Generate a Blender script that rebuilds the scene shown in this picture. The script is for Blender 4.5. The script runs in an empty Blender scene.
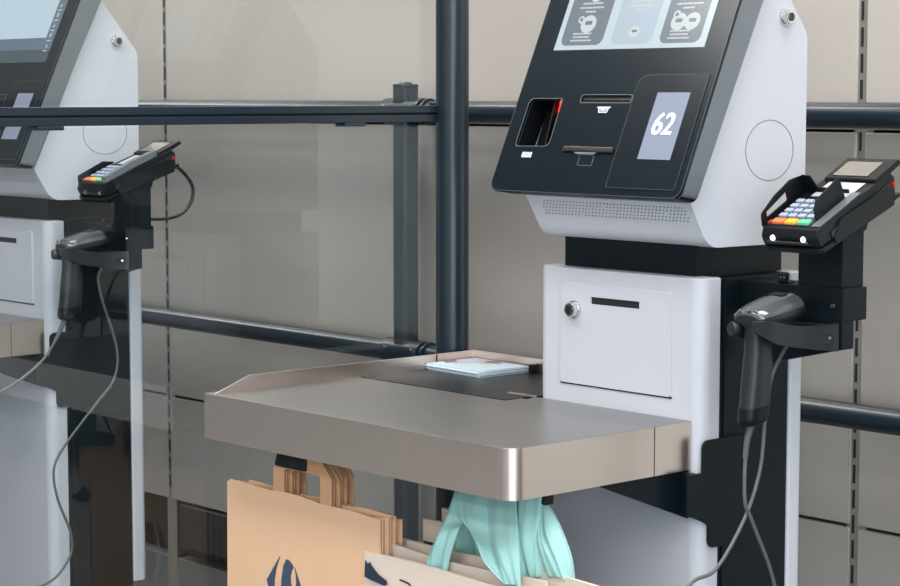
import bpy, bmesh, math, random
from mathutils import Vector, Matrix
random.seed(7)
sc = bpy.context.scene
COL = sc.collection
PI = math.pi

# ------------------------------------------------------------------ materials
def lin(c):
    return tuple(((v/255)/12.92 if v/255 <= .04045 else ((v/255+.055)/1.055)**2.4) for v in c) + (1,)

def mat(name, rgb, rough=.5, metal=0., spec=.5, var=.04, scale=40., bump=0., bscale=300., stretch=None, coat=0., emit=None, estr=0., sheen=0.):
    m = bpy.data.materials.new(name); m.use_nodes = True
    nt = m.node_tree; p = nt.nodes['Principled BSDF']
    p.inputs['Roughness'].default_value = rough; p.inputs['Metallic'].default_value = metal
    p.inputs['Specular IOR Level'].default_value = spec
    p.inputs['Coat Weight'].default_value = coat; p.inputs['Coat Roughness'].default_value = .08
    p.inputs['Sheen Weight'].default_value = sheen
    c = lin(rgb)
    tc = nt.nodes.new('ShaderNodeTexCoord'); mp = nt.nodes.new('ShaderNodeMapping')
    nt.links.new(tc.outputs['Object'], mp.inputs['Vector'])
    if stretch: mp.inputs['Scale'].default_value = stretch
    nz = nt.nodes.new('ShaderNodeTexNoise'); nz.inputs['Scale'].default_value = scale; nz.inputs['Detail'].default_value = 4
    nt.links.new(mp.outputs[0], nz.inputs['Vector'])
    rp = nt.nodes.new('ShaderNodeMapRange'); rp.inputs[3].default_value = 1-var; rp.inputs[4].default_value = 1+var
    nt.links.new(nz.outputs['Fac'], rp.inputs[0])
    mx = nt.nodes.new('ShaderNodeMix'); mx.data_type = 'RGBA'; mx.blend_type = 'MULTIPLY'; mx.inputs[0].default_value = 1
    mx.inputs[6].default_value = c; nt.links.new(rp.outputs[0], mx.inputs[7])
    nt.links.new(mx.outputs[2], p.inputs['Base Color'])
    if bump:
        n2 = nt.nodes.new('ShaderNodeTexNoise'); n2.inputs['Scale'].default_value = bscale; n2.inputs['Detail'].default_value = 3
        nt.links.new(mp.outputs[0], n2.inputs['Vector'])
        b = nt.nodes.new('ShaderNodeBump'); b.inputs['Strength'].default_value = bump; b.inputs['Distance'].default_value = .002
        nt.links.new(n2.outputs['Fac'], b.inputs['Height']); nt.links.new(b.outputs[0], p.inputs['Normal'])
    if emit:
        p.inputs['Emission Color'].default_value = lin(emit); p.inputs['Emission Strength'].default_value = estr
    return m

WHITE = mat('white_powder_coat', (188,191,199), .42, var=.012)
WHITE2 = mat('white_cover_paint', (201,204,212), .42, var=.012)
BLACK = mat('black_powder_coat', (4,16,23), .5, spec=.25, var=.06, bump=.05, bscale=900)
BLACKP = mat('black_moulded_plastic', (7,12,16), .42, var=.05, spec=.3)
PIT = mat('scanner_pit_black', (4,7,9), .4, spec=.25)
GREYP = mat('charcoal_scanner_plastic', (27,33,38), .42, var=.05)
GREYLT = mat('smoky_scanner_cap', (72,76,79), .2, var=.04)
GLASSB = mat('black_glass_front', (10,22,29), .22, var=.02, spec=.35)
GLASSB2 = mat('black_gloss_inset', (13,22,29), .2, var=.02)
GREYM = mat('grey_metallic_frame', (122,129,136), .38, metal=.55, var=.05, scale=25)
STEEL = mat('brushed_steel', (220,204,194), .3, metal=1., var=.05, scale=60, stretch=(1,14,1), bump=.04, bscale=120)
STEELTOP = mat('worn_steel_top', (166,165,164), .36, metal=1., var=.07, scale=70, stretch=(1,10,1), bump=.05, bscale=160)
DARKTOP = mat('dark_scale_plate', (38,42,44), .3, metal=.6, var=.05)
CHROME = mat('chrome', (215,213,210), .12, metal=1., var=.02)
DCHROME = mat('keyway_metal', (95,92,88), .3, metal=1., var=.02)
POST = mat('slate_blue_tube_paint', (15,31,42), .3, var=.04, spec=.6)
SEAM = mat('dark_gap', (20,24,26), .6)
RUBBER = mat('black_rubber', (13,17,20), .55)
RELIEF = mat('grey_strain_relief', (84,87,87), .5)
CABLE = mat('grey_cable_sheath', (90,93,92), .45)
CABLEB = mat('black_cable_sheath', (20,25,30), .35)
KRAFT = mat('brown_kraft_paper', (228,187,152), .75, var=.035, scale=14, bump=.08, bscale=60, spec=.25)
KRAFTD = mat('brown_kraft_handle', (206,160,122), .75, var=.05, scale=30, spec=.25)
PALE = mat('pale_recycled_paper', (222,206,192), .75, var=.03, scale=60, stretch=(1,1,9), bump=.06, bscale=90, spec=.25)
def dots(m_, rgb):
    nt = m_.node_tree; p = nt.nodes['Principled BSDF']; src = p.inputs['Base Color'].links[0].from_socket
    tc = nt.nodes.new('ShaderNodeTexCoord'); mp = nt.nodes.new('ShaderNodeMapping'); mp.inputs['Scale'].default_value = (1,.02,1)
    v = nt.nodes.new('ShaderNodeTexVoronoi'); v.inputs['Scale'].default_value = 26; v.inputs['Randomness'].default_value = .8
    lt = nt.nodes.new('ShaderNodeMath'); lt.operation = 'LESS_THAN'; lt.inputs[1].default_value = .045
    mx = nt.nodes.new('ShaderNodeMix'); mx.data_type = 'RGBA'; mx.inputs[7].default_value = lin(rgb)
    nt.links.new(tc.outputs['Object'], mp.inputs[0]); nt.links.new(mp.outputs[0], v.inputs['Vector']); nt.links.new(v.outputs['Distance'], lt.inputs[0])
    nt.links.new(lt.outputs[0], mx.inputs[0]); nt.links.new(src, mx.inputs[6]); nt.links.new(mx.outputs[2], p.inputs['Base Color'])
dots(PALE, (70,66,64))
INK = mat('slate_ink', (62,78,100), .6, var=.02)
INKD = mat('navy_ink', (38,52,66), .6, var=.02)
TEAL = mat('teal_fabric', (166,215,209), .7, var=.03, scale=25, bump=.12, bscale=700, spec=.25, sheen=.1)
FLY = mat('pale_blue_print', (186,210,220), .35, var=.08, scale=14)
FLYW = mat('white_paper_edge', (225,228,230), .6)
FLYS = mat('skin_tone_print', (188,164,152), .35, var=.15, scale=40)
FLYD = mat('brown_print', (120,92,82), .35, var=.2, scale=60)
FLYL = mat('lilac_print', (168,178,204), .35, var=.1, scale=40)
SCR = mat('lit_screen_white', (20,22,24), .2, emit=(212,228,238), estr=.82)
SCRBLUE = mat('lit_screen_pale_blue', (20,22,24), .2, emit=(196,216,228), estr=.85)
TILEG = mat('lit_screen_grey_tile', (16,18,20), .2, emit=(128,138,148), estr=.8)
TILEB = mat('lit_screen_pale_tile', (16,18,20), .2, emit=(196,214,228), estr=.8)
TILEI = mat('lit_screen_icon', (16,18,20), .2, emit=(228,236,240), estr=.75)
TILEM = mat('lit_screen_slate', (16,18,20), .2, emit=(104,124,140), estr=.8)
TILEO = mat('lit_screen_dim_slate', (16,18,20), .2, emit=(78,92,98), estr=.8)
RIM = mat('dark_grey_rim', (70,78,82), .3, metal=.3)
LCD = mat('lilac_grey_paper', (114,122,141), .55, var=.02)
WTXT = mat('white_print', (226,228,232), .6, var=.01)
RED = mat('red_scan_light', (90,8,8), .3, emit=(255,24,20), estr=2.4)
ORANGEL = mat('orange_indicator', (90,30,8), .3, emit=(255,120,40), estr=1.)
LED = mat('white_led', (230,235,240), .3, emit=(240,246,255), estr=3.)
KEYW = mat('pale_key', (158,170,190), .45)
KEYO = mat('orange_key', (224,116,64), .45, emit=(240,128,72), estr=.15)
KEYY = mat('amber_key', (240,166,52), .45, emit=(240,166,52), estr=.15)
KEYG = mat('green_key', (92,186,142), .45, emit=(92,186,142), estr=.15)
KEYR = mat('red_mark', (180,40,36), .4)
TDISP = mat('terminal_display', (168,176,184), .25, emit=(200,208,216), estr=.1)
TWIN = mat('terminal_window', (112,108,102), .2, metal=.3)
WALLM = mat('beige_satin_metal_panel', (202,195,187), .3, metal=.3, var=.025, scale=30, stretch=(1,1,12))
WALLL = mat('grey_satin_metal_panel', (196,191,184), .25, metal=.6, var=.03, scale=30, stretch=(1,1,12))
UPR = mat('upright_steel', (170,166,160), .35, metal=.7)
BASEM = mat('base_shelf_metal', (140,143,142), .3, metal=.6)
BROWN = mat('brown_recess', (44,35,30), .6, var=.3, scale=8)
FLOORM = mat('floor_tile', (92,93,96), .12, var=.05, scale=6)
ROOMW = mat('room_wall_paint', (190,190,192), .7)
CEILM = mat('ceiling_paint', (205,204,200), .8)
FIXD = mat('dark_grey_paint', (34,40,44), .5)

def glass_mat():
    m = bpy.data.materials.new('clear_screen_glass'); m.use_nodes = True
    nt = m.node_tree; nt.nodes.remove(nt.nodes['Principled BSDF'])
    out = nt.nodes['Material Output']
    tr = nt.nodes.new('ShaderNodeBsdfTransparent'); tr.inputs[0].default_value = (.955,.975,.975,1)
    gl = nt.nodes.new('ShaderNodeBsdfGlossy'); gl.inputs['Roughness'].default_value = .012
    ge = nt.nodes.new('ShaderNodeNewGeometry')
    vd = nt.nodes.new('ShaderNodeVectorMath'); vd.operation = 'DOT_PRODUCT'
    nt.links.new(ge.outputs['Normal'], vd.inputs[0]); nt.links.new(ge.outputs['Incoming'], vd.inputs[1])
    def math_(op, a, b=None):
        n = nt.nodes.new('ShaderNodeMath'); n.operation = op
        for k_, v_ in enumerate((a, b)):
            if v_ is None: continue
            if isinstance(v_, (int, float)): n.inputs[k_].default_value = v_
            else: nt.links.new(v_, n.inputs[k_])
        return n.outputs[0]
    fac = math_('ADD', math_('MULTIPLY', math_('POWER', math_('SUBTRACT', 1., math_('ABSOLUTE', vd.outputs['Value'])), 5.), .95), .023)
    nz = nt.nodes.new('ShaderNodeTexNoise'); nz.inputs['Scale'].default_value = 3.
    mr = nt.nodes.new('ShaderNodeMapRange'); mr.inputs[3].default_value = .008; mr.inputs[4].default_value = .016
    nt.links.new(nz.outputs['Fac'], mr.inputs[0]); nt.links.new(mr.outputs[0], gl.inputs['Roughness'])
    mx = nt.nodes.new('ShaderNodeMixShader')
    nt.links.new(fac, mx.inputs[0]); nt.links.new(tr.outputs[0], mx.inputs[1]); nt.links.new(gl.outputs[0], mx.inputs[2])
    nt.links.new(mx.outputs[0], out.inputs['Surface'])
    return m
GLASS = glass_mat()
def clear_mat():
    m = mat('clear_plastic_lip', (74,80,84), .08, var=.01, spec=.8)
    return m
CLEAR = clear_mat()

# ------------------------------------------------------------------ mesh helpers
def rot3(p, o, axis, ang):
    return Matrix.Rotation(ang, 3, axis) @ (Vector(p)-Vector(o)) + Vector(o)

def rpoly(pts, rad, seg=6):
    """round the corners of a 2-D polygon; rad = number or list"""
    n = len(pts); out = []
    for i in range(n):
        r = rad[i] if isinstance(rad, (list, tuple)) else rad
        p = Vector(pts[i]); a = Vector(pts[i-1]); b = Vector(pts[(i+1) % n])
        if r <= 0: out.append(tuple(p)); continue
        u = (a-p).normalized(); v = (b-p).normalized()
        ang = u.angle(v); t = min(r/math.tan(ang/2), (a-p).length*.49, (b-p).length*.49); r2 = t*math.tan(ang/2)
        c = p + (u+v).normalized()*(r2/math.sin(ang/2))
        s = (p+u*t)-c; e = (p+v*t)-c
        a0 = math.atan2(s.y, s.x); a1 = math.atan2(e.y, e.x); d = a1-a0
        while d > PI: d -= 2*PI
        while d < -PI: d += 2*PI
        for k in range(seg+1):
            q = a0+d*k/seg; out.append((c.x+r2*math.cos(q), c.y+r2*math.sin(q)))
    return out

def rrect(x0, y0, x1, y1, r, seg=5):
    return rpoly([(x0,y0),(x1,y0),(x1,y1),(x0,y1)], r, seg)

def circ(cx, cy, r, n=20, ry=None):
    return [(cx+r*math.cos(2*PI*k/n), cy+(ry or r)*math.sin(2*PI*k/n)) for k in range(n)]

class MB:
    def __init__(self, dx=0.):
        self.bm = bmesh.new(); self.off = Vector((dx,0,0)); self.mi = 0
    def _merge(self, t, bev=0, seg=2, ang=30):
        bmesh.ops.recalc_face_normals(t, faces=t.faces)
        if bev:
            es = [e for e in t.edges if len(e.link_faces) == 2 and e.calc_face_angle(0) > math.radians(ang)]
            bmesh.ops.bevel(t, geom=es, offset=bev, segments=seg, profile=.5, affect='EDGES', clamp_overlap=True)
        t.verts.ensure_lookup_table(); t.verts.index_update()
        vs = [self.bm.verts.new(v.co+self.off) for v in t.verts]
        for f in t.faces:
            try:
                nf = self.bm.faces.new([vs[v.index] for v in f.verts]); nf.material_index = self.mi
            except ValueError: pass
        t.free(); return self
    def box(self, x0, x1, y0, y1, z0, z1, bev=0, seg=2, rot=None):
        t = bmesh.new()
        vs = [t.verts.new((x,y,z)) for x in (x0,x1) for y in (y0,y1) for z in (z0,z1)]
        for f in ((0,1,3,2),(4,6,7,5),(0,4,5,1),(2,3,7,6),(0,2,6,4),(1,5,7,3)): t.faces.new([vs[i] for i in f])
        if rot:
            for v in vs: v.co = rot3(v.co, rot[0], rot[1], rot[2])
        return self._merge(t, bev, seg)
    def prism(self, pts3, ext, bev=0, seg=2, ang=30):
        t = bmesh.new(); e = Vector(ext)
        a = [t.verts.new(p) for p in pts3]; b = [t.verts.new(Vector(p)+e) for p in pts3]
        t.faces.new(a); t.faces.new(b[::-1]); n = len(a)
        for i in range(n): t.faces.new((a[i], b[i], b[(i+1) % n], a[(i+1) % n]))
        return self._merge(t, bev, seg, ang)
    def yz(self, poly, x0, x1, bev=0, seg=2, ang=30):
        return self.prism([(x0,y,z) for y,z in poly], (x1-x0,0,0), bev, seg, ang)
    def xz(self, poly, y0, y1, bev=0, seg=2, ang=30):
        return self.prism([(x,y0,z) for x,z in poly], (0,y1-y0,0), bev, seg, ang)
    def xy(self, poly, z0, z1, bev=0, seg=2, ang=30):
        return self.prism([(x,y,z0) for x,y in poly], (0,0,z1-z0), bev, seg, ang)
    def holed(self, f, outer, holes, w0, w1, bev=0, post=None):
        """plate with holes; f(u,v,w) -> 3-D"""
        t = bmesh.new(); es = []
        for loop in [outer]+holes:
            vs = [t.verts.new(f(u,v,w0)) for u,v in loop]
            es += [t.edges.new((vs[i], vs[(i+1) % len(vs)])) for i in range(len(vs))]
        bmesh.ops.triangle_fill(t, use_beauty=True, use_dissolve=False, edges=es)
        r = bmesh.ops.extrude_face_region(t, geom=list(t.faces))
        d = Vector(f(0,0,w1))-Vector(f(0,0,w0))
        for g in r['geom']:
            if isinstance(g, bmesh.types.BMVert):
                g.co += d
                if post: g.co = post(g.co)
        return self._merge(t, bev, 2, 50)
    def cyl(self, p0, p1, r0, r1=None, n=20, bev=0):
        p0 = Vector(p0); p1 = Vector(p1); ax = (p1-p0).normalized(); r1 = r0 if r1 is None else r1
        u = ax.orthogonal().normalized(); v = ax.cross(u)
        t = bmesh.new()
        a = [t.verts.new(p0+(u*math.cos(q)+v*math.sin(q))*r0) for q in (2*PI*k/n for k in range(n))]
        b = [t.verts.new(p1+(u*math.cos(q)+v*math.sin(q))*r1) for q in (2*PI*k/n for k in range(n))]
        t.faces.new(a); t.faces.new(b[::-1])
        for i in range(n): t.faces.new((a[i], b[i], b[(i+1) % n], a[(i+1) % n]))
        return self._merge(t, bev, 2, 40)
    def loft(self, rings, cap=True, closed=True):
        t = bmesh.new(); R = [[t.verts.new(p) for p in r] for r in rings]
        for a, b in zip(R, R[1:]):
            n = len(a)
            for i in range(n if closed else n-1): t.faces.new((a[i], b[i], b[(i+1) % n], a[(i+1) % n]))
        if cap and closed: t.faces.new(R[0]); t.faces.new(R[-1][::-1])
        return self._merge(t)
    def tube(self, path, r, n=10):
        rings = []
        P = [Vector(p) for p in path]; up = Vector((.3,.2,1)).normalized(); prev = None
        for i, p in enumerate(P):
            d = (P[min(i+1, len(P)-1)]-P[max(i-1, 0)]).normalized()
            if prev is None: u = d.orthogonal().normalized()
            else: u = (prev-d*prev.dot(d)).normalized()
            prev = u; v = d.cross(u)
            rr = r[i] if isinstance(r, (list, tuple)) else r
            rings.append([p+(u*math.cos(2*PI*k/n)+v*math.sin(2*PI*k/n))*rr for k in range(n)])
        return self.loft(rings)
    def ribbon(self, path, nrm, half, thick):
        """rectangular section swept along path: half width along nrm direction list, thick along in-plane normal"""
        P = [Vector(p) for p in path]; N = Vector(nrm); rings = []
        for i, p in enumerate(P):
            d = (P[min(i+1, len(P)-1)]-P[max(i-1, 0)]).normalized(); s = d.cross(N).normalized()
            h = half[i] if isinstance(half, (list, tuple)) else half
            rings.append([p+N*h+s*thick, p-N*h+s*thick, p-N*h-s*thick, p+N*h-s*thick])
        return self.loft(rings)
    def add_mesh(self, me, mtx):
        t = bmesh.new(); t.from_mesh(me); t.transform(mtx); return self._merge(t)
    def build(self, name, mats, parent=None, smooth=True, ang=35):
        me = bpy.data.meshes.new(name)
        root = parent
        base = Vector((0,0,0))
        if parent is not None:
            base = Vector(parent['_b'])
        for v in self.bm.verts: v.co -= base
        self.bm.to_mesh(me); self.bm.free()
        for m in (mats if isinstance(mats, (list, tuple)) else [mats]): me.materials.append(m)
        o = bpy.data.objects.new(name, me); COL.objects.link(o)
        if smooth:
            for p in me.polygons: p.use_smooth = True
            me.set_sharp_from_angle(angle=math.radians(ang))
            wn = o.modifiers.new('normals', 'WEIGHTED_NORMAL'); wn.keep_sharp = True; wn.weight = 80
        o['_b'] = tuple(base)
        if parent is not None: o.parent = parent
        return o

def tag(o, label, cat, group=None):
    o['label'] = label; o['category'] = cat
    if group: o['group'] = group
    return o
def thing(name, label, cat, loc, group=None):
    o = bpy.data.objects.new(name, None); COL.objects.link(o); o.location = loc; o.empty_display_size = .05
    o['_b'] = tuple(loc); return tag(o, label, cat, group)
def struct(o):
    o['kind'] = 'structure'; return o

def catmull(P, k=8):
    P = [Vector(p) for p in P]; out = []
    for i in range(len(P)-1):
        a = P[max(i-1, 0)]; b = P[i]; c = P[i+1]; d = P[min(i+2, len(P)-1)]
        for j in range(k):
            t = j/k
            out.append(.5*((2*b)+(c-a)*t+(2*a-5*b+4*c-d)*t*t+(3*b-a-3*c+d)*t**3))
    out.append(P[-1]); return out

def text_mesh(s, size, offset=0.):
    cu = bpy.data.curves.new('txt', 'FONT'); cu.body = s; cu.size = size; cu.offset = offset; cu.align_x = 'CENTER'; cu.align_y = 'CENTER'
    cu.extrude = .0002
    o = bpy.data.objects.new('txt', cu); COL.objects.link(o)
    dg = bpy.context.evaluated_depsgraph_get(); dg.update()
    me = bpy.data.meshes.new_from_object(o.evaluated_get(dg))
    bpy.data.objects.remove(o); bpy.data.curves.remove(cu)
    return me

# ------------------------------------------------------------------ camera
f = 2047.
th = math.atan2(198, 2047.); az = math.radians(41.82)
fh = Vector((-math.cos(az), math.sin(az), 0)); Rr = Vector((math.sin(az), math.cos(az), 0))
F = fh*math.cos(th)+Vector((0,0,-math.sin(th))); U = fh*math.sin(th)+Vector((0,0,math.cos(th)))
cam = bpy.data.cameras.new('camera'); co = bpy.data.objects.new('camera', cam); COL.objects.link(co)
cam.sensor_width = 36; cam.lens = 36*f/900; cam.clip_start = .05
M3 = Matrix((Rr, U, -F)).transposed(); co.matrix_world = Matrix.Translation((0,0,1.45)) @ M3.to_4x4()
sc.camera = co

# ------------------------------------------------------------------ room
WY = 3.0
RX0, RX1, RY0, RH = -9., 2.2, -5., 3.3
o = struct(MB().box(RX0, RX1, RY0, WY+.3, -.1, 0).build('floor', FLOORM))
o = struct(MB().box(RX0, RX1, RY0, WY+.3, RH, RH+.1).build('ceiling', CEILM))
struct(MB().box(RX0-.1, RX0, RY0, WY+.3, 0, RH).build('wall_left', ROOMW))
struct(MB().box(RX1, RX1+.1, RY0, WY+.3, 0, RH).build('wall_right', ROOMW))
struct(MB().box(RX0, RX1, RY0-.1, RY0, 0, RH).build('wall_front', ROOMW))
# back wall: sheet metal panels between slotted uprights
m = MB(); m.box(RX0, RX1, WY+.06, WY+.3, 0, RH); wb = struct(m.build('wall_back', SEAM))
SE = [a_+.007 for a_ in [-4.466-1.106*3, -4.466-1.106*2, -4.466-1.106, -4.466, -3.36, -2.254, -1.148, -.042, 1.064]]
ZS = [(.39,.663), (.668,1.383), (1.388,2.113), (2.118,RH-.02)]
for a, b in zip(SE, SE[1:]):
    for k, (z0, z1) in enumerate(ZS):
        p = MB().box(a+.006, b-.014, WY, WY+.02, z0, z1, .0035, 2).build('wall_panel', WALLM if k >= 2 else WALLL, wb)
    p = MB().box(a+.02, b-.02, WY+.005, WY+.055, .02, .235, .004).build('base_shelf', BASEM, wb)
for s in SE[1:-1]:
    tr_ = struct(MB().box(s-.02, s+.022, WY+.004, WY+.007, 0, RH).build('trim', UPR))
    m = MB()
    for q in range(58): m.box(s-.0085, s-.003, WY+.0032, WY+.0042, .42+.0465*q, .454+.0465*q)
    m.build('upright_slots', SEAM, tr_, smooth=False)
struct(MB().box(RX0, RX1, WY+.045, WY+.06, .235, .40).build('trim', BROWN))
tag(MB().box(-4.40, -4.16, WY-.01, WY+.044, .272, .385, .004).build('metal_box', FIXD), 'dark grey metal box low in the wall recess, left of the brown bags', 'box')
# unseen two-tone piece, added to shape what the shiny panels and steel mirror
k = thing('reflection_prop', 'unseen dark-topped counter standing across the aisle, seen only in reflections', 'prop', (-4.4,-.35,0))
MB().box(-5.3, -3.5, -.6, -.1, 0, .58, .01).build('base', FLYW, k)
MB().box(-5.32, -3.48, -.62, -.08, .58, 1.43, .02).build('top', FIXD, k)

# ------------------------------------------------------------------ kiosk
XL, XR = -2.389, -2.035
B = Vector((0, 2.266, 1.351)); D = Vector((0,.409,.9125)); Nn = Vector((0,-.9125,.409))
def S(u, v, w=0.): return tuple(Vector((u,0,0))+B+D*v+Nn*w)
BX0, BX1 = -2.413, -2.005

def lock(dx, c, axis, r, name, parent):
    c = Vector(c); a = Vector(axis)
    m = MB(dx); m.cyl(c-a*.004, c+a*.004, r*1.25, r*1.12, 28, .0008); m.cyl(c+a*.004, c+a*.013, r*.98, r*.9, 28, .0012)
    m.mi = 1; m.cyl(c+a*.0128, c+a*.0142, r*.6, r*.6, 24)
    m.mi = 2
    s = Vector((0,0,1)); q = a.cross(s)
    m.prism([c+a*.0138+s*y+q*x for x, y in ((-r*.1,-r*.4),(r*.1,-r*.4),(r*.1,r*.4),(-r*.1,r*.4))], a*.0008)
    return m.build(name, [CHROME, DCHROME, SEAM], parent)

def kiosk(dx, label, variant):
    k = thing('self_checkout_kiosk', label, 'checkout kiosk', (-2.21+dx, 2.45, 0), 'self checkout kiosks')
    # lower white cover
    m = MB(dx)
    plan = rpoly([(XL,2.375),(XL,2.33),(XR,2.33),(XR,2.375)], [0,.04,.04,0], 10)
    m.xy(plan, .12, 1.174, .003, 2, 40)
    cab = m.build('cabinet_cover', WHITE, k)
    m = MB(dx); m.box(-2.352, -2.068, 2.405, 2.54, 0, .13); m.box(XL+.006, XR-.004, 2.375, 2.543, .1, 1.172, .002); m.box(-2.05, XR-.0005, 2.385, 2.398, .1, 1.172, .002)
    m.build('column', BLACK, k)
    m = MB(dx); m.xy(rpoly([(XL,2.544),(XR,2.544),(XR,2.581),(XL,2.581)], [0,.004,.016,.016], 6), .335, 1.172, .003, 2, 40); m.build('rear_cover', WHITE2, k)
    # hinged access door in the cover
    m = MB(dx)
    m.holed(lambda u, v, w: (u, 2.33-w, v), rrect(-2.333, .988, -2.094, 1.1495, .004, 3), [rrect(-2.265,1.119,-2.160,1.1305,.001,2)], -.0005, .0035, .001)
    d = m.build('access_door', WHITE, k)
    m = MB(dx); m.box(-2.266, -2.159, 2.3293, 2.3297, 1.118, 1.1315); m.build('slot', SEAM, d)
    m = MB(dx); m.box(-2.334, -2.093, 2.3285, 2.3298, .9855, .988); m.build('door_gap', SEAM, d)
    lock(dx, (-2.3005, 2.3265, 1.108), (0,-1,0), .0125, 'lock', d)
    # neck and head
    m = MB(dx); m.box(-2.352, -2.069, 2.355, 2.56, 1.168, 1.228, .002); m.build('neck', BLACK, k)
    prof = rpoly([(2.302,1.2885),(2.344,1.2195),(2.573,1.2185),(2.573,1.545),(2.470,1.672),(2.43,1.56)], [.002,.042,.008,.03,.004,.002], 12)
    m = MB(dx); m.yz(prof, XL, XR, .0035, 2, 40); hd = m.build('head_housing', WHITE2, k)
    lock(dx, (XR, 2.516, 1.570), (1,0,0), .0115, 'lock', hd)
    m = MB(dx)
    ring = [(2.484+.048*math.cos(q)*1.2, 1.365+.047*math.sin(q)) for q in (2*PI*i/48 for i in range(48))]
    ring2 = [(2.484+.0472*math.cos(q)*1.2, 1.365+.0462*math.sin(q)) for q in (2*PI*i/48 for i in range(48))]
    m.holed(lambda u, v, w: (XR+w, u, v), ring, [ring2], -.0002, .0006)
    m.build('knockout_ring', GREYM, hd)
    # speaker perforation on the face under the screen
    m = MB(dx); a = Vector((0,2.302,1.2885)); b = Vector((0,2.344,1.2195)); dd = (b-a).normalized(); nn = Vector((0,dd.z,-dd.y))
    for r in range(5):
        for c in range(42):
            if (r*7+c*3) % 61 == 0: continue
            p = a+dd*(.0085+.006*r)+Vector((-2.358+.0074*c+(.0035 if r % 2 else 0),0,0))
            m.prism([p+nn*.0002+Vector((math.cos(q)*.00125,0,0))+dd*(math.sin(q)*.00125) for q in (PI*i/3 for i in range(6))], nn*.0003)
    m.build('speaker_perforation', SEAM, hd, smooth=False)
    # screen unit
    scan = rpoly([(-2.3845,.0195),(-2.309,.0205),(-2.311,.102),(-2.3845,.102)], [.006,.010,.004,.010], 5)
    slot1 = rrect(-2.270,.0955,-2.162,.1085,.004,4)
    m = MB(dx)
    out = rrect(BX0+.001, -.057, BX1-.001, .50, .012, 6)
    def back(c):
        r_ = c-B; v_ = r_.dot(D)+(.0085 if r_.dot(D) < -.03 else 0)
        return Vector(S(c.x, v_, -.040-.035*v_))
    m.holed(S, out, [scan], -.0055, -.045, 0, back)
    b_ = m.build('screen_frame', [GREYM, BLACKP], k)
    for p_ in b_.data.polygons:  # underside faces blackened as painted-in shade; pocket side walls black too
        c_ = p_.center.x+(-2.21+dx)-dx
        if p_.normal.z < -.5 or (-2.395 < c_ < -2.30 and abs(p_.normal.dot(Nn)) < .6 and (p_.center+Vector((0,2.45,0))-B).dot(D) > -.03 and (p_.center+Vector((0,2.45,0))-B).dot(D) < .2): p_.material_index = 1
    m = MB(dx); m.holed(S, rrect(BX0, -.0585, BX1, .50, .018, 8), [scan, slot1], -.005, 0, .0012); g = m.build('front_glass', GLASSB, k)
    ol = rrect(BX0+.0006, -.0579, BX1-.0006, .4994, .0176, 8); il = rrect(BX0+.0018, -.0567, BX1-.0018, .4982, .0165, 8)
    m = MB(dx); m.holed(S, ol, [il], -.0004, .0004); m.build('edge_highlight', RIM, g)  # thin grey ring painted as the highlight along the glass edge
    # scan pocket
    m = MB(dx); m.prism([S(u,v,-.05) for u, v in ((-2.39,.014),(-2.303,.014),(-2.303,.108),(-2.39,.108))], Nn*.002)
    m.prism([S(u,v,-.048) for u, v in ((-2.328,.028),(-2.325,.028),(-2.334,.101),(-2.337,.101))], Nn*.040)
    m.prism([S(u,v,-.048) for u, v in ((-2.384,.0195),(-2.309,.0205),(-2.309,.022),(-2.384,.022))], Nn*.030)
    m.build('scan_pocket', PIT, g)
    m = MB(dx); m.prism([S(u,v,-.026) for u, v in ((-2.343,.087),(-2.321,.087),(-2.321,.1015),(-2.343,.1015))], Nn*.008)
    m.mi = 1; m.prism([S(u,v,-.012) for u, v in ((-2.3215,.0975),(-2.3125,.0975),(-2.3125,.1015),(-2.3215,.1015))], Nn*.006)
    m.build('scan_light', [RED, ORANGEL], g)
    # light outlines round the openings, printed marks, slots
    m = MB(dx); grow = lambda lp, e: [(u+(e if u > sum(q[0] for q in lp)/len(lp) else -e), v+(e if v > sum(q[1] for q in lp)/len(lp) else -e)) for u, v in lp]
    m.holed(S, grow(scan,.0008), [scan], -.0012, .0006); m.holed(S, grow(slot1,.0009), [slot1], -.0012, .0006)
    m.build('opening_rim', GREYM, g)
    m = MB(dx); m.prism([S(u,v,-.0048) for u, v in grow(slot1,.002)], Nn*.0004)
    m.mi = 1; m.prism([S(u,v,-.0044) for u, v in ((-2.266,.1005),(-2.166,.1005),(-2.166,.1035),(-2.266,.1035))], Nn*.002)
    m.build('receipt_slot', [SEAM, DCHROME], g)
    m = MB(dx); m.prism([S(u,v,0) for u, v in ((-2.272,.0115),(-2.165,.0108),(-2.165,.0198),(-2.272,.0203))], Nn*.004, .0012)
    m.mi = 1; m.prism([S(u,v,0) for u, v in ((-2.249,.0115),(-2.196,.0112),(-2.205,.0068),(-2.240,.007))], Nn*.003, .001)
    m.mi = 2; m.holed(S, [(-2.2335,.0068),(-2.2025,.0068),(-2.2025,-.0102),(-2.2335,-.0102)], [[(-2.2328,.0062),(-2.2032,.0062),(-2.2032,-.0096),(-2.2328,-.0096)]], 0, .0004)
    m.build('coupon_slot', [DCHROME, GREYM, GREYM], g)
    m = MB(dx)
    for i in range(7):
        m.prism([S(-2.3622+.0033*i+u,v,0) for u, v in ((0,.0015),(.0017,.0015),(.0017,.0095),(0,.0095))], Nn*.0004)
    m.prism([S(u,v,0) for u, v in ((-2.3622,.0005),(-2.3405,.0005),(-2.3405,.0014),(-2.3622,.0014))], Nn*.0004)
    m.build('barcode_icon', WTXT, g); m = MB(dx)
    q = [(-2.2285,.0885),(-2.2005,.0885),(-2.2005,.0865),(-2.2285,.0865)]
    m.prism([S(u,v,0) for u, v in q], Nn*.0004)
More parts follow.
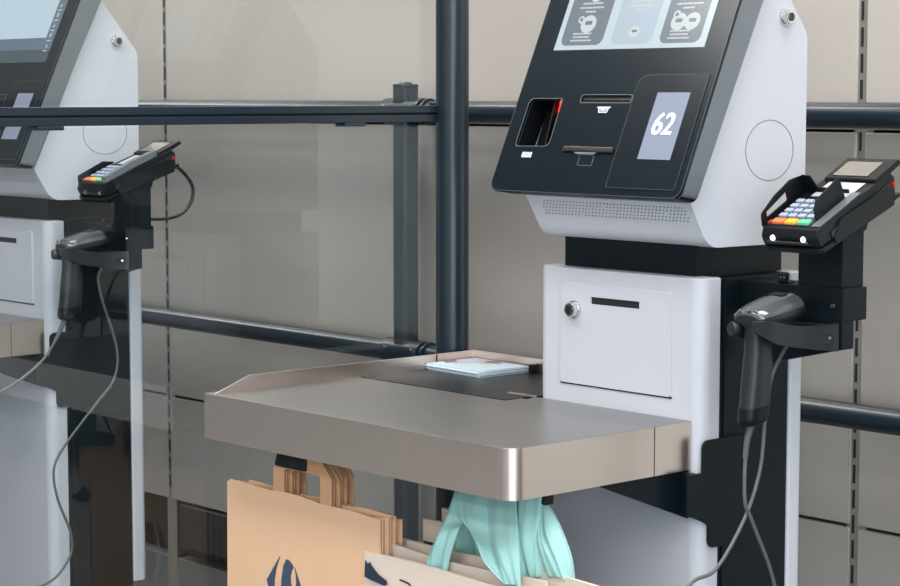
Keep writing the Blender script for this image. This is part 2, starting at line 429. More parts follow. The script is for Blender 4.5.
    m.holed(S, [(-2.2255,.0865),(-2.2035,.0865),(-2.2055,.0785),(-2.2235,.0785)], [[(-2.2235,.0853),(-2.2055,.0853),(-2.2072,.0797),(-2.2218,.0797)]], 0, .0004)
    for r in range(2): m.prism([S(u,v-.0022*r,0) for u, v in ((-2.2205,.0843),(-2.2085,.0843),(-2.2085,.0832),(-2.2205,.0832))], Nn*.0004)
    m.build('ticket_icon', WTXT, g)
    # number panel
    m = MB(dx)
    pan = rpoly([(-2.1585,-.045),(-2.018,-.045),(-2.018,.142),(-2.1585,.142)], [.004,.004,.004,.02], 6)
    m.prism([S(u,v,0) for u, v in pan], Nn*.0012, .0004); pn = m.build('number_panel', GLASSB2, g)
    inn = [((u+2.0883)*.987-2.0883, (v-.0485)*.991+.0485) for u, v in pan]
    m = MB(dx); m.holed(S, pan, [inn], .0004, .0015); m.build('panel_rim', RIM, pn)
    m = MB(dx); m.prism([S(u,v,.0011) for u, v in ((-2.1105,.0028),(-2.0445,.0028),(-2.0445,.112),(-2.1105,.112))], Nn*.0006); m.build('number_card', LCD, pn)
    if variant == 'near':
        me = text_mesh('62', .050, 0.)
        mt = Matrix.Translation(S(-2.0785,.0585,.0019)) @ Matrix((Vector((1,0,0)), D, Nn)).transposed().to_4x4() @ Matrix(((.86,.07,0,0),(0,1,0,0),(0,0,1,0),(0,0,0,1)))
        m = MB(dx)
        for j_, (sx_, sy_) in enumerate(((0,0),(.0012,0),(-.0012,0),(0,.0007),(0,-.0007),(.001,.0006),(-.001,.0006),(.001,-.0006),(-.001,-.0006))):
            m.add_mesh(me, mt @ Matrix.Translation((sx_, sy_, .00003*j_)))
        m.build('number', WTXT, pn, smooth=False)
    # touchscreen
    m = MB(dx); m.prism([S(u,v,-.0002) for u, v in ((-2.367,.187),(-2.047,.187),(-2.047,.47),(-2.367,.47))], Nn*.0007)
    if variant == 'near':
        ts = m.build('touchscreen', SCR, k)
        def tile(u0, u1, mt_, icons):
            t = MB(dx); t.prism([S(u,v,.0004) for u, v in rrect(u0,.1945,u1,.46,.013,6)], Nn*.0004)
            t.mi = 1
            for (cx, cy, rx, ry) in icons: t.prism([S(u,v,.0008) for u, v in circ(cx, cy, rx, 24, ry)], Nn*.0003)
            c = (u0+u1)/2
            t.mi = 2
            for (cx, cy, rx, ry) in icons:
                if rx > .008: t.prism([S(u,v,.0011) for u, v in rrect(cx-rx*.45,cy-ry*.1,cx+rx*.45,cy+ry*.35,.001,2)], Nn*.0002)
                else: t.prism([S(u,v,.0011) for u, v in circ(cx, cy, rx*.5, 12)], Nn*.0002)
            t.mi = 1
            rr = random.Random(int(u0*1000))
            for vy, hw in ((.2015,.021),(.2075,.018),(.2135,.019)) if len(icons) > 1 else ():
                x = c-hw-.004
                while x < c+hw-.004:
                    w = rr.uniform(.0015,.004); t.prism([S(u,v,.0008) for u, v in ((x,vy),(x+w,vy),(x+w,vy+.0028),(x,vy+.0028))], Nn*.0002); x += w+.0009
            for vy, hw in ((.252,.011),(.259,.026),(.2665,.022)):
                x = c-hw
                while x < c+hw:
                    w = rr.uniform(.0015,.004); t.prism([S(u,v,.0008) for u, v in ((x,vy),(x+w,vy),(x+w,vy+.003),(x,vy+.003))], Nn*.0002); x += w+.0009
            t.build('screen_tile', [mt_, TILEI, TILEG], ts, smooth=False)
        tile(-2.356,-2.264,TILEG,[(-2.306,.2315,.0165,.0155),(-2.3245,.2395,.0065,.0065),(-2.306,.279,.011,.009)])
        tile(-2.246,-2.159,TILEB,[(-2.2005,.2155,.012,.0095)])
        tile(-2.143,-2.060,TILEG,[(-2.1135,.2305,.0155,.0145),(-2.086,.2305,.0155,.0145),(-2.121,.2425,.007,.007)])
    else:
        ts = m.build('touchscreen', TILEO, k)
        t = MB(dx); t.prism([S(u,v,.0004) for u, v in ((-2.367,.2175),(-2.047,.2175),(-2.047,.47),(-2.367,.47))], Nn*.0003); t.build('screen_tile', TILEM, ts, smooth=False)
        t = MB(dx); t.prism([S(u,v,.0006) for u, v in ((-2.36,.246),(-2.082,.246),(-2.082,.468),(-2.36,.468))], Nn*.0003); t.build('screen_tile', SCRBLUE, ts, smooth=False)
        t = MB(dx); c = -2.066; v = .213
        rr = random.Random(3)
        def bar(u0, u1, v0, v1): t.prism([S(a_,b__,.0008) for a_, b__ in ((u0,v0),(u1,v0),(u1,v1),(u0,v1))], Nn*.0003)
        for s_ in range(5):
            bar(c-.009, c+.008, v, v+.0022)
            bar(c-.004, c+.004, v+.010, v+.0118)
            if s_ % 2: bar(c-.004, c-.002, v+.010, v+.018); bar(c+.002, c+.004, v+.010, v+.018); bar(c-.004, c+.004, v+.0165, v+.018)
            else: bar(c-.001, c+.001, v+.008, v+.017)
            v += .0245
        t.build('screen_legend', TILEI, ts, smooth=False)
    # arm for terminal pole, plate for the scanner cradle
    m = MB(dx); m.box(-2.04, -1.845, 2.425, 2.484, 1.117, 1.167, .0025); ar = m.build('mount_arm', BLACK, k)
    m = MB(dx); m.cyl((-1.863,2.4255,1.140),(-1.863,2.4225,1.140),.0042,.0032,14)
    m.build('screw', CHROME, ar)
    m = MB(dx); m.xz([(-2.0,1.118),(-1.845,1.118),(-1.845,1.076),(-1.865,1.072),(-1.974,1.046),(-2.0,1.046)], 2.425, 2.453, .0015); m.build('cradle_plate', BLACK, k)
    m = MB(dx); m.box(-1.933, -1.851, 2.43, 2.482, 1.166, 1.252, .002); m.build('terminal_pole', BLACK, k)
    m = MB(dx); m.box(-1.968, -1.952, 2.428, 2.432, 1.166, 1.181, .001); m.box(-1.968, -1.952, 2.428, 2.445, 1.166, 1.169)
    m.mi = 1; m.cyl((-1.9635,2.4279,1.176),(-1.9635,2.4272,1.176),.0016); m.cyl((-1.957,2.4279,1.176),(-1.957,2.4272,1.176),.0016)
    m.build('cable_clip', [BLACKP, GREYM], k)
    # cradle: two prongs around the scanner's neck
    m = MB(dx)
    pathR = catmull([(-1.889,2.276,1.118),(-1.882,2.30,1.111),(-1.878,2.335,1.102),(-1.872,2.375,1.0965),(-1.862,2.405,1.0945),(-1.853,2.424,1.0945)], 6)
    n = len(pathR); hv = [.0065+.0095*min(1, i/(n*.25)) + .005*max(0,(i-n*.5)/(n*.5)) for i in range(n)]
    m.ribbon(pathR, (0,0,1), hv, .005)
    pathL = catmull([(-1.944,2.296,1.109),(-1.951,2.308,1.107),(-1.956,2.335,1.102),(-1.95,2.375,1.098),(-1.935,2.41,1.095),(-1.93,2.424,1.0945)], 6)
    m.ribbon(pathL, (0,0,1), [.011]*len(pathL), .004)
    m.cyl((-1.941,2.286,1.109),(-1.938,2.299,1.109),.0112,.0112,22,.0045)
    m.box(-1.95, -1.853, 2.412, 2.4255, 1.077, 1.113, .003)
    cr = m.build('scanner_cradle', GREYP, k)
    m = MB(dx)
    c = Vector((-1.8615,2.4035,1.0945)); t_ = Vector((.42,.90,0)).normalized(); n_ = Vector((.90,-.42,0)).normalized()
    c = c+n_*.0042
    fm = lambda u, v, w: tuple(c+t_*u+Vector((0,0,v))+n_*w)
    lp = rrect(-.0165,-.0085,.0165,.0085,.0083,6); li = rrect(-.0125,-.0058,.0125,.0058,.0056,6)
    m.holed(fm, lp, [li], -.002, .0012, .0004); m.mi = 1; m.prism([fm(u,v,-.0005) for u, v in li], n_*.0006)
    m.mi = 2; m.cyl(fm(.007,0,0), fm(.007,0,.0015), .0028, .0022, 12)
    m.build('slot_hole', [GREYP, SEAM, CHROME], cr)
    return k

def gusset(dx, parent):
    m = MB(dx)
    tab = rpoly([(2.43,.928),(2.33,.9275),(2.33,.8785),(2.295,.8785),(2.295,.818),(2.332,.803),(2.345,.796),(2.345,.760),(2.43,.759)], [0,.012,0,0,0,.004,.004,.012,0], 5)
    m.yz(tab, -2.033, -2.029, .0006)
    m.yz([(2.3293,.8805),(2.131,.8805),(2.3293,.8045)], -2.062, -2.056, .0006)
    m.box(-2.062, -2.031, 2.31, 2.322, .812, .878)
    return m.build('support_bracket', BLACK, parent)

def tray(dx, label):
    k = thing('packing_tray', label, 'packing tray', (-2.42+dx, 2.14, .88), 'steel packing trays')
    z0, z1 = .881, .956
    m = MB(dx)
    plan = rpoly([(-2.791,2.30),(-2.791,1.945),(-2.053,1.950),(-2.053,2.329),(-2.385,2.329),(-2.385,2.30)], [0,.006,.026,0,0,0], 10)
    plan = [p for p in plan]
    m.xy(plan, z1-.004, z1, .001, 2, 50)
    # fall of sheet around the outside: apron
    edge = rpoly([(-2.791,2.30),(-2.791,1.945),(-2.053,1.950),(-2.053,2.329)], [0,.006,.026,0], 10)
    edge = [Vector((a,b,0)) for a, b in edge]
    top = m.build('tray_top', STEELTOP, k)
    m = MB(dx); rings = []
    for i, p in enumerate(edge):
        d = (edge[min(i+1,len(edge)-1)]-edge[max(i-1,0)]).normalized(); nrm = Vector((d.y,-d.x,0))
        q = p-nrm*.003; p2 = p+nrm*.0006
        rings.append([(p2.x,p2.y,z1-.0006),(p2.x,p2.y,z0),(q.x,q.y,z0),(q.x,q.y,z1-.0042)])
    m.loft(rings); ap = m.build('apron', STEEL, k)
    m = MB(dx); m.box(-2.0528, -2.0518, 2.2465, 2.2475, z0, z1-.001); m.build('apron_seam', SEAM, ap)
    # dark weighing surface behind, beside the kiosk
    m = MB(dx); m.box(-2.764, -2.395, 2.262, 2.525, .949, .9572, .0006); m.build('scale_plate', DARKTOP, k)
    m = MB(dx); m.box(-2.45, -2.386, 2.318, 2.326, .955, .9585, .0008); m.mi = 1; m.box(-2.418, -2.386, 2.328, 2.35, .9572, .958)
    m.build('plate_notch', [STEEL, SEAM], k)
    # raised lip left and rear
    m = MB(dx); m.yz([(1.946,.955),(2.022,.982),(2.535,.982),(2.535,.93),(2.30,.93),(2.30,.951),(1.95,.951)], -2.7675, -2.7645, .0006)
    m.box(-2.777, -2.765, 2.29, 2.535, .935, .956)
    m.build('side_lip', STEEL, k)
    m = MB(dx); m.box(-2.7675, -2.39, 2.532, 2.535, .93, .982, .0006); m.build('rear_lip', STEEL, k)
    m = MB(dx); m.box(-2.769, -2.763, 2.44, 2.4415, .957, .981); m.build('lip_joint', SEAM, k)
    m = MB(dx); m.box(-2.765, -2.395, 2.29, 2.53, .93, .9488); m.build('underside_pan', BLACK, k)
    gusset(dx, k)
    return k

def terminal(dx, label, tilt, shield):
    k = thing('payment_terminal', label, 'card terminal', (-1.888+dx, 2.45, 1.252), 'card payment terminals')
    t = Vector((0,math.cos(tilt),math.sin(tilt))); w = Vector((0,-math.sin(tilt),math.cos(tilt)))
    O = Vector((-1.888,2.456,1.2685)) - t*.1045 - w*.008
    T = lambda x, s, h: tuple(O+Vector((x,0,0))+t*(s*.93)+w*h)
    def slab(m, x0, x1, poly, bev=0): m.prism([T(x0,s,h) for s, h in poly], (x1-x0,0,0), bev, 2, 35)
    def plate(m, poly, h0, h1, bev=0): m.prism([T(x,s,h0) for x, s in poly], w*(h1-h0), bev, 2, 35)
    m = MB(dx); plate(m, rrect(-.055,-.004,.055,.20,.008), -.002, .006, .0015)
    slab(m, -.057, -.051, rpoly([(.02,0),(.19,0),(.2,.012),(.19,.03),(.06,.03)], .006), .001); slab(m, .051, .057, rpoly([(.02,0),(.19,0),(.2,.012),(.19,.03),(.06,.03)], .006), .001)
    plate(m, rrect(.040,.192,.058,.212,.004), .006, .012, .001)
    m.build('cradle_plate', BLACKP, k)
    m = MB(dx); m.box(-1.935, -1.849, 2.425, 2.485, 1.251, 1.272, .002); m.yz([(2.44,1.25),(2.48,1.25),(2.50,1.30),(2.43,1.272)], -1.853, -1.846, .001)
    m.mi = 1; m.cyl((-1.846,2.462,1.262),(-1.843,2.462,1.262),.0045,.004,14)
    m.build('tilt_mount', [BLACK, CHROME], k)
    # body
    m = MB(dx)
    body = rpoly([(.0,.006),(-.003,.022),(.006,.034),(.10,.042),(.205,.046),(.214,.036),(.205,.008)], [.004,.008,.006,.01,.006,.008,.006], 5)
    slab(m, -.0525, .0525, body, .005)
    bd = m.build('body', BLACKP, k)
    m = MB(dx); slab(m, .0528, .0545, rpoly([(.03,.02),(.20,.034),(.2,.026),(.03,.010)], .003), .0008); m.build('side_strip', GREYP, bd)
    # keypad on the sloped deck
    hk = lambda s: .034+.008*(s-.006)/.094
    def deck(m, x0, x1, s0, s1, th_): m.prism([T(x,s,hk(s)) for x, s in ((x0,s0),(x1,s0),(x1,s1),(x0,s1))], w*th_, .0008)
    m = MB(dx); deck(m, -.044, .030, .012, .098, .0012); kp = m.build('keypad', GREYP, k)
    for r in range(4):
        for c in range(4):
            m = MB(dx); x = -.041+.0172*c; s = .035+.0155*r
            deck(m, x, x+.0135, s, s+.0095, .0045); m.build('key', KEYW, kp)
    for c, mt_ in enumerate((KEYO, KEYY, KEYG)):
        m = MB(dx); x = -.040+.0232*c; deck(m, x, x+.0205, .0145, .027, .0048); m.build('key', mt_, kp)
    m = MB(dx); deck(m, -.048, -.0435, .014, .024, .003); m.build('key', KEYR, kp)
    for x in ((-.030, .026) if shield else ()):
        m = MB(dx); m.cyl(T(x,.0,.020), T(x,-.0055,.0205), .0045, .0035, 14, .001); m.build('front_lamp', LED, k)
    m = MB(dx); slab(m, -.040, .036, rpoly([(-.004,.012),(-.007,.013),(-.007,.016),(-.003,.017)], .001)); m.build('card_slot', GREYP, k)
    # display and brushed side deck
    m = MB(dx); m.prism([T(x,s,h) for x, s, h in ((-.030,.108,.0428),(.036,.108,.0428),(.036,.160,.0452),(-.030,.160,.0452))], w*.0008); m.build('display', TDISP, k)
    m = MB(dx); m.prism([T(x,s,h) for x, s, h in ((.034,.012,.0347),(.050,.012,.0347),(.050,.125,.0437),(.034,.125,.0437))], w*.0016, .0006); m.build('side_deck', GREYM, k)
    # printer flap at the rear
    m = MB(dx); slab(m, -.045, .050, rpoly([(.165,.043),(.168,.0495),(.236,.056),(.240,.048),(.205,.043)], .003), .0015); fl = m.build('rear_flap', BLACKP, k)
    m = MB(dx); m.prism([T(x,s,h) for x, s, h in ((-.034,.176,.0503),(.030,.176,.0503),(.030,.222,.0547),(-.034,.222,.0547))], w*.0009); m.build('flap_window', TWIN, fl)
    m = MB(dx); m.prism([T(x,s,.024) for x, s in ((.052,.199),(.0578,.199),(.0578,.203),(.052,.203))], w*.008); m.build('side_mark', KEYR, k)
    if shield:
        m = MB(dx)
        L = rpoly([(.006,.032),(.010,.052),(.050,.066),(.094,.074),(.125,.070),(.130,.040)], [.002,.008,.004,.008,.008,.002], 5)
        m.holed(lambda u, v, w_: T(-.0535+w_, u, v), L, [rpoly([(.020,.042),(.021,.051),(.078,.062),(.078,.048)], .002, 3)], 0, .003)
        slab(m, .030, .033, rpoly([(.030,.036),(.030,.054),(.040,.066),(.105,.078),(.108,.042)], [.002,.006,.006,.006,.002], 5), .0008)
        m.prism([T(x,.122,h) for x, h in ((-.052,.043),(-.052,.071),(-.036,.070),(-.026,.052),(.030,.050),(.030,.043))], t*.003, .0008)
        m.build('privacy_shield', BLACKP, k)
    else:
        m = MB(dx)
        slab(m, -.0535, -.0505, rpoly([(.006,.032),(.010,.048),(.085,.056),(.12,.044)], [.002,.006,.008,.002], 5), .0008)
        m.build('privacy_shield', BLACKP, k)
        m = MB(dx); m.prism([T(.033,s_,h_) for s_, h_ in rpoly([(.012,.034),(.016,.047),(.10,.056),(.165,.057),(.165,.045)], [.001,.004,.004,.003,.001], 4)], (.017,0,0), .002); m.build('side_ridge', GREYM, k)
        pts = catmull([T(.02,.195,.004), T(.02,.215,.002), (-1.888,2.585,1.285), (-1.888,2.615,1.250), (-1.888,2.613,1.215), (-1.888,2.585,1.187), (-1.888,2.54,1.178), (-1.888,2.486,1.180)], 8)
        m = MB(dx); m.tube(pts, .0038, 10); m.build('cable', CABLEB, k)
    return k

def scanner(dx, label, cabpath):
    k = thing('barcode_scanner', label, 'barcode scanner', (-1.92+dx, 2.33, .98), 'hand scanners')
    # head: sections along its axis, rounded
    ax = Vector((0.0,1,.115)).normalized(); up = Vector((0,-.115,1)).normalized(); O = Vector((-1.917,2.293,1.1235))
    def ring(s, hw, hu, hd, e=2.4, n=28):
        r = []
        for i in range(n):
            q = 2*PI*i/n; c, s_ = math.cos(q), math.sin(q)
            x = math.copysign(abs(c)**(2/e), c)*hw; z = math.copysign(abs(s_)**(2/e), s_); z = z*hu if z > 0 else z*hd
            r.append(tuple(O+ax*s+Vector((x,0,0))+up*z))
        return r
    secs = [(0,.018,.006,.006),(.003,.025,.011,.010),(.012,.030,.015,.013),(.03,.033,.020,.015),(.055,.0335,.024,.016),(.08,.032,.0245,.016),(.10,.028,.022,.015),(.113,.020,.016,.011),(.119,.010,.008,.006)]
    m = MB(dx); m.loft([ring(*s) for s in secs]); hd = m.build('head', GREYP, k, ang=60)
    # lighter top cap, clear lip over the nose
    def cap(s, hw, hu, lift, n=14):
        a = []; e = 2.4
        for i in range(n+1):
            q = PI*(.06+.88*i/n); c, s_ = math.cos(q), math.sin(q)
            a.append(O+ax*s+Vector((math.copysign(abs(c)**(2/e), c)*(hw+lift),0,0))+up*(abs(s_)**(2/e)*(hu+lift)))
        return a
    def shell(m, ss, lift):
        m.loft([[tuple(p) for p in cap(s[0], s[1], s[2], lift)]+[tuple(p) for p in cap(s[0], s[1], s[2], -.001)[::-1]] for s in ss])
    m = MB(dx); shell(m, [(.018,.0305,.0165),(.03,.033,.020),(.055,.0335,.024),(.08,.032,.0245),(.098,.0285,.0225)], .0012); m.build('top_cap', GREYLT, hd, ang=60)
    m = MB(dx); shell(m, [(.001,.020,.0075),(.006,.027,.0125),(.017,.0305,.0165)], .0016); m.build('nose_window', CLEAR, hd, ang=60)
    m = MB(dx); m.prism([tuple(O+ax*s+up*(.0254)+Vector((x,0,0))) for x, s in ((-.013,.066),(.013,.066),(.013,.084),(-.013,.084))], up*.0012, .0005); m.build('top_badge', BLACKP, hd)
    m = MB(dx)
    for i, (x, s, z) in enumerate(((-.012,.004,.0115),(.004,.003,.0125),(.016,.006,.0125))):
        m.cyl(tuple(O+ax*s+up*z+Vector((x,0,0))), tuple(O+ax*(s-.003)+up*(z+.003)+Vector((x,0,0))), .0022, .0018, 10)
    m.build('nose_light', LED if False else CHROME, hd)
    # handle
    def hr(c, hx, hy, n=22, e=2.6):
        return [(c[0]+math.copysign(abs(math.cos(q))**(2/e), math.cos(q))*hx, c[1]+math.copysign(abs(math.sin(q))**(2/e), math.sin(q))*hy, c[2]+.10*math.copysign(abs(math.sin(q))**(2/e), math.sin(q))*hy) for q in (2*PI*i/n for i in range(n))]
    hs = [((-1.917,2.322,1.118),.0155,.026),((-1.917,2.322,1.10),.015,.023),((-1.917,2.321,1.08),.0162,.0225),((-1.917,2.319,1.05),.0172,.024),((-1.917,2.316,1.01),.0172,.0255),((-1.917,2.314,.996),.0168,.0255)]
    m = MB(dx); m.loft([hr(*h) for h in hs]); hn = m.build('handle', GREYP, k, ang=60)
    hs = [((-1.917,2.314,.997),.0176,.0262),((-1.917,2.312,.982),.0178,.026),((-1.917,2.311,.974),.0165,.0235),((-1.917,2.31,.970),.012,.017)]
    m = MB(dx); m.loft([hr(*h) for h in hs]); m.build('handle_boot', BLACKP, k, ang=60)
    # cable with ribbed strain relief
    P = [Vector(p) for p in cabpath]; pts = catmull(P, 10)
    m = MB(dx); m.tube(pts, .0028, 10); m.build('cable', CABLE, k, ang=80)
    m = MB(dx); acc = [0.]
    for a_, b_ in zip(pts, pts[1:]): acc.append(acc[-1]+(b_-a_).length)
    def at_len(d_):
        for q_ in range(len(pts)-1):
            if acc[q_+1] >= d_: return pts[q_].lerp(pts[q_+1], (d_-acc[q_])/max(1e-9, acc[q_+1]-acc[q_]))
    for i in range(10): m.cyl(at_len(.0044*i), at_len(.0044*i+.003), .0058-.00018*i, .0056-.00018*i, 14)
    m.tube([at_len(.005*q_) for q_ in range(11)], .0041, 12)
    m.build('strain_relief', RELIEF, k)
    return k

DX = -1.897
kiosk(0., 'white self-checkout kiosk numbered 62, standing right of the clear glass screen', 'near')
kiosk(DX, 'white self-checkout kiosk with pale blue blank screen, behind the glass screen', 'far')
tray(0., 'brushed steel packing tray holding flyers, with paper bags hanging under it')
tray(DX, 'steel packing tray seen through the glass, in front of the farther kiosk')
terminal(0., 'black card terminal with lit keypad and privacy shield beside kiosk 62', math.radians(21), True)
terminal(DX, 'black card terminal with looping black cable, seen through the glass', math.radians(18.5), False)
scanner(0., 'grey hand scanner in its cradle on the kiosk numbered 62',
        [(-1.917,2.308,.969),(-1.919,2.299,.934),(-1.92,2.299,.858),(-1.92,2.316,.824),(-1.92,2.371,.717),(-1.92,2.385,.60),(-1.925,2.30,.50),(-1.935,2.15,.56),(-1.93,2.13,.68),(-1.925,2.185,.748),(-1.925,2.243,.763),(-1.925,2.306,.83),(-1.925,2.339,.898),(-1.925,2.349,.971),(-1.928,2.365,1.03),(-1.925,2.385,1.065),(-1.925,2.405,1.085)])
scanner(DX, 'dark hand scanner on the kiosk seen behind the glass screen',
        [(-1.917,2.300,.967),(-1.918,2.278,.927),(-1.92,2.248,.887),(-1.92,2.192,.849),(-1.92,2.139,.826),(-1.92,2.04,.80),(-1.92,1.98,.72),(-1.925,1.99,.56),(-1.93,2.10,.40),(-1.93,2.245,.395),(-1.93,2.308,.443),(-1.93,2.314,.497),(-1.93,2.283,.578),(-1.93,2.275,.645),(-1.93,2.306,.696),(-1.93,2.383,.776),(-1.93,2.43,.827),(-1.93,2.439,.892),(-1.93,2.405,1.0),(-1.94,2.40,1.05),(-1.955,2.42,1.07)])

# ------------------------------------------------------------------ flyers on the tray
lab0 = 'glossy pale blue flyer with printed portrait, on top of the pile on the tray'
FC = [(-2.762,2.415),(-2.606,2.405),(-2.618,2.528),(-2.752,2.528)]
for i in range(7):
    r = random.Random(i); jx, jy = (r.uniform(-.004,.004) if i < 6 else 0), (r.uniform(-.004,.001) if i < 6 else 0)
    z = .9573+.0016*i
    cx, cy = -2.685, 2.468
    hx, hy = .0745, .0575; a = math.radians(-3)
    q = [(cx+jx+x*math.cos(a)-y*math.sin(a), cy+jy+x*math.sin(a)+y*math.cos(a)) for x, y in ((-hx,-hy),(hx,-hy),(hx,hy),(-hx,hy))]
    if i < 6:
        o = MB().xy(q, z, z+.0015).build('flyer', FLYW if i % 2 else FLY)
        tag(o, 'printed paper flyer under the top one in the pile on the tray', 'flyer', 'flyers piled on the tray')
    else:
        k = tag(MB().xy(q, z, z+.0015).build('flyer', FLY), lab0, 'flyer', 'flyers piled on the tray')
        L = lambda x, y: (cx+x*math.cos(a)-y*math.sin(a), cy+x*math.sin(a)+y*math.cos(a))
        m = MB(); zz = z+.0016
        m.xy([L(x,y) for x, y in ((-.0735,-.02),(-.03,-.025),(-.015,.02),(.02,.03),(.03,.056),(-.0735,.056))], zz, zz+.0002)
        m.mi = 1; m.xy([L(x,y) for x, y in circ(-.012,.028,.026,18,.018)], zz+.0002, zz+.0004); m.xy([L(x,y) for x, y in circ(-.045,-.004,.018,16,.012)], zz+.0002, zz+.0004)
        m.mi = 2; m.xy([L(x,y) for x, y in circ(-.004,.040,.020,16,.012)], zz+.0004, zz+.0006); m.xy([L(x,y) for x, y in ((-.0735,-.02),(-.052,-.03),(-.05,-.005),(-.0735,.01))], zz+.0004, zz+.0006)
        m.build('flyer_print', [FLYL, FLYS, FLYD], k, smooth=False)
tag(MB().box(-2.603, -2.594, 2.516, 2.53, .9573, .972, .0015).build('magnet_clip', BLACKP), 'small black magnet block against the rear lip beside the flyers', 'magnet')

# ------------------------------------------------------------------ bag hanger and paper bags
HX = -2.5825
h = MB(); h.yz(rpoly([(1.990,.846),(1.996,.868),(2.14,.868),(2.14,.8805),(2.152,.8805),(2.152,.852),(2.0,.846)], [.003,.004,0,0,0,.004,.003], 4), HX-.074, HX+.002, .002)
tag(h.build('bag_hanger', RUBBER), 'black hanger arm under the tray that holds the brown bags', 'hanger')

def kraft(i):
    y = 2.000+.0068*i; r = random.Random(50+i)
    jx = r.uniform(-.004,.004) if i else 0; jz = r.uniform(-.004,.002) if i else 0
    first = i == 0
    x0, x1 = -2.800+jx, -2.398+jx; zt = .800+jz-.0012*i; zb = .36
    lab = 'brown paper carrier bag printed with a slate blue emblem, frontmost of its stack' if first else 'brown paper carrier bag hanging behind the printed front one'
    k = thing('paper_carrier_bag', lab, 'paper bag', ((x0+x1)/2, y, zb), 'brown carrier bags under the tray')
    # sheet with a slightly uneven top edge and soft belly
    m = MB(); nx, nz = 16, 10; fr, bk = [], []
    for a in range(nz+1):
        rowf, rowb = [], []
        for b in range(nx+1):
            u = b/nx; v = a/nz
            z = zb+(zt+.003*math.sin(u*5+i)+.0015*math.sin(u*17+i*2)-zb)*v
            x = x0+(x1-x0)*u - .006*(1-v)*(1-u)
            bul = .0016*math.sin(PI*u)*math.sin(PI*min(1,(1-v)*1.2))
            rowf.append((x, y-.0010-bul, z)); rowb.append((x, y+.0016-bul*.5, z))
        fr.append(rowf); bk.append(rowb)
    m.loft([f_+b_[::-1] for f_, b_ in zip(fr, bk)])
    m.build('bag_body', KRAFT, k, ang=50)
    m = MB(); hx0, hx1 = -2.671+jx, -2.518+jx; w_ = .0285; top = .8835-.006+jz
    outr = [(hx0,zt-.03),(hx0,.840+jz),(hx0+.020,.868+jz),(hx1-.026,.868+jz),(hx1,.842+jz),(hx1,zt-.03)]
    inr = [(hx1-w_,zt-.03),(hx1-w_,.838+jz),(hx1-w_-.004,.843+jz),(hx0+w_+.004,.843+jz),(hx0+w_,.838+jz),(hx0+w_,zt-.03)]
    m.xz(outr+inr, y-.0004, y+.0012)
    m.build('bag_handle', KRAFTD, k, smooth=False)
    if first:
        m = MB(); S_ = 5.625
        def pp(px, py):   # emblem drawn in its own flat units on the bag front
            return (-2.651+(px-157)*.00047, .6955-(py-78)*.00052)
        left = [(157,78),(118,122),(80,165),(95,202),(112,240),(157,292),(135,250),(123,202),(124,160),(135,120)]
        right = [(195,82),(205,82),(225,92),(235,102),(225,112),(218,130),(218,150),(222,166),(232,176),(244,173),(250,150),(248,125),(242,102),(272,150),(304,190),(272,225),(242,272),(248,250),(250,226),(244,204),(232,200),(222,208),(218,226),(218,245),(225,262),(235,272),(225,282),(205,290),(195,290),(178,262),(166,225),(163,190),(165,150),(178,104)]
        for lp in (left, right):
            m.xz([pp(*q) for q in lp], y-.0036, y-.0024)
        m.build('emblem', INK, k, smooth=False)
    return k
for i in range(8): kraft(i)

def pale(i, y, x0, x1, zt, rz, lab):
    zb = .36
    cx = (x0+x1)/2
    k = thing('recycled_paper_bag', lab, 'paper bag', (cx, y, zb), 'pale paper bags under the tray')
    m = MB(); nx, nz = 14, 6; rings = []
    P = lambda x, yy, z: (cx+(x-cx)*math.cos(rz)-(yy-y)*math.sin(rz), y+(x-cx)*math.sin(rz)+(yy-y)*math.cos(rz), z)
    for a in range(nz+1):
        v = a/nz; f_, b_ = [], []
        for b in range(nx+1):
            u = b/nx; x = x0+(x1-x0)*u
            z = zb+(zt+.002*math.sin(u*6+i*2)-zb)*v
            wob = .0025*math.sin(u*7+i)*v
            f_.append(P(x, y-.003+wob-.001*math.sin(PI*u)*(1-v), z)); b_.append(P(x, y+.003+wob, z))
        rings.append(f_+b_[::-1])
    m.loft(rings); bd = m.build('bag_body', PALE, k, ang=50)
    m = MB()
    if i == 0:
        shoe = [(0,0),(.002,.022),(.008,.016),(.013,.021),(.019,.014),(.034,.004),(.055,-.003),(.057,-.009),(.05,-.012),(.02,-.009),(0,-.006)]
        m.prism([P(x0+.004+px*.95, y-.0068, zt-.033+pz*.95) for px, pz in shoe], (0,.0014,0))
        m.build('shoe_print', INKD, bd, smooth=False); m = MB()
        hook = catmull([(0,0,0),(.02,-.002,0),(.028,-.008,0),(.030,-.02,0),(.026,-.03,0)], 5)
        for a, b in zip(hook, hook[1:]):
            m.prism([P(x0+.088+p.x, y-.0068, zt-.030+p.y+s) for p, s in ((a,0),(b,0),(b,.0025),(a,.0025))], (0,.0014,0))
    elif i == 3:
        m.prism([P(x0+.006+px, y-.0068, zt-.035+pz) for px, pz in ((0,0),(.03,.0),(.045,.006),(.05,-.004),(.04,-.014),(0,-.014))], (0,.0014,0))
    if i in (0, 3): m.build('line_print' if i == 0 else 'dark_print', INKD, bd, smooth=False)
    return k
pale(0, 2.000, -2.432, -1.985, .740, 0, 'pale paper bag with a dark shoe print, frontmost beside the brown bags')
pale(1, 2.026, -2.432, -2.06, .752, 0, 'pale paper bag directly behind the frontmost shoe-printed one')
pale(2, 2.058, -2.445, -1.985, .757, 0, 'pale paper bag whose right end sticks out past the teal cloth bags')
pale(3, 2.105, -2.412, -2.12, .782, math.radians(.8), 'pale paper bag with dark mark near its raised left corner')
pale(4, 2.140, -2.405, -2.14, .793, math.radians(.5), 'pale paper bag rearmost and highest of the pale stack')

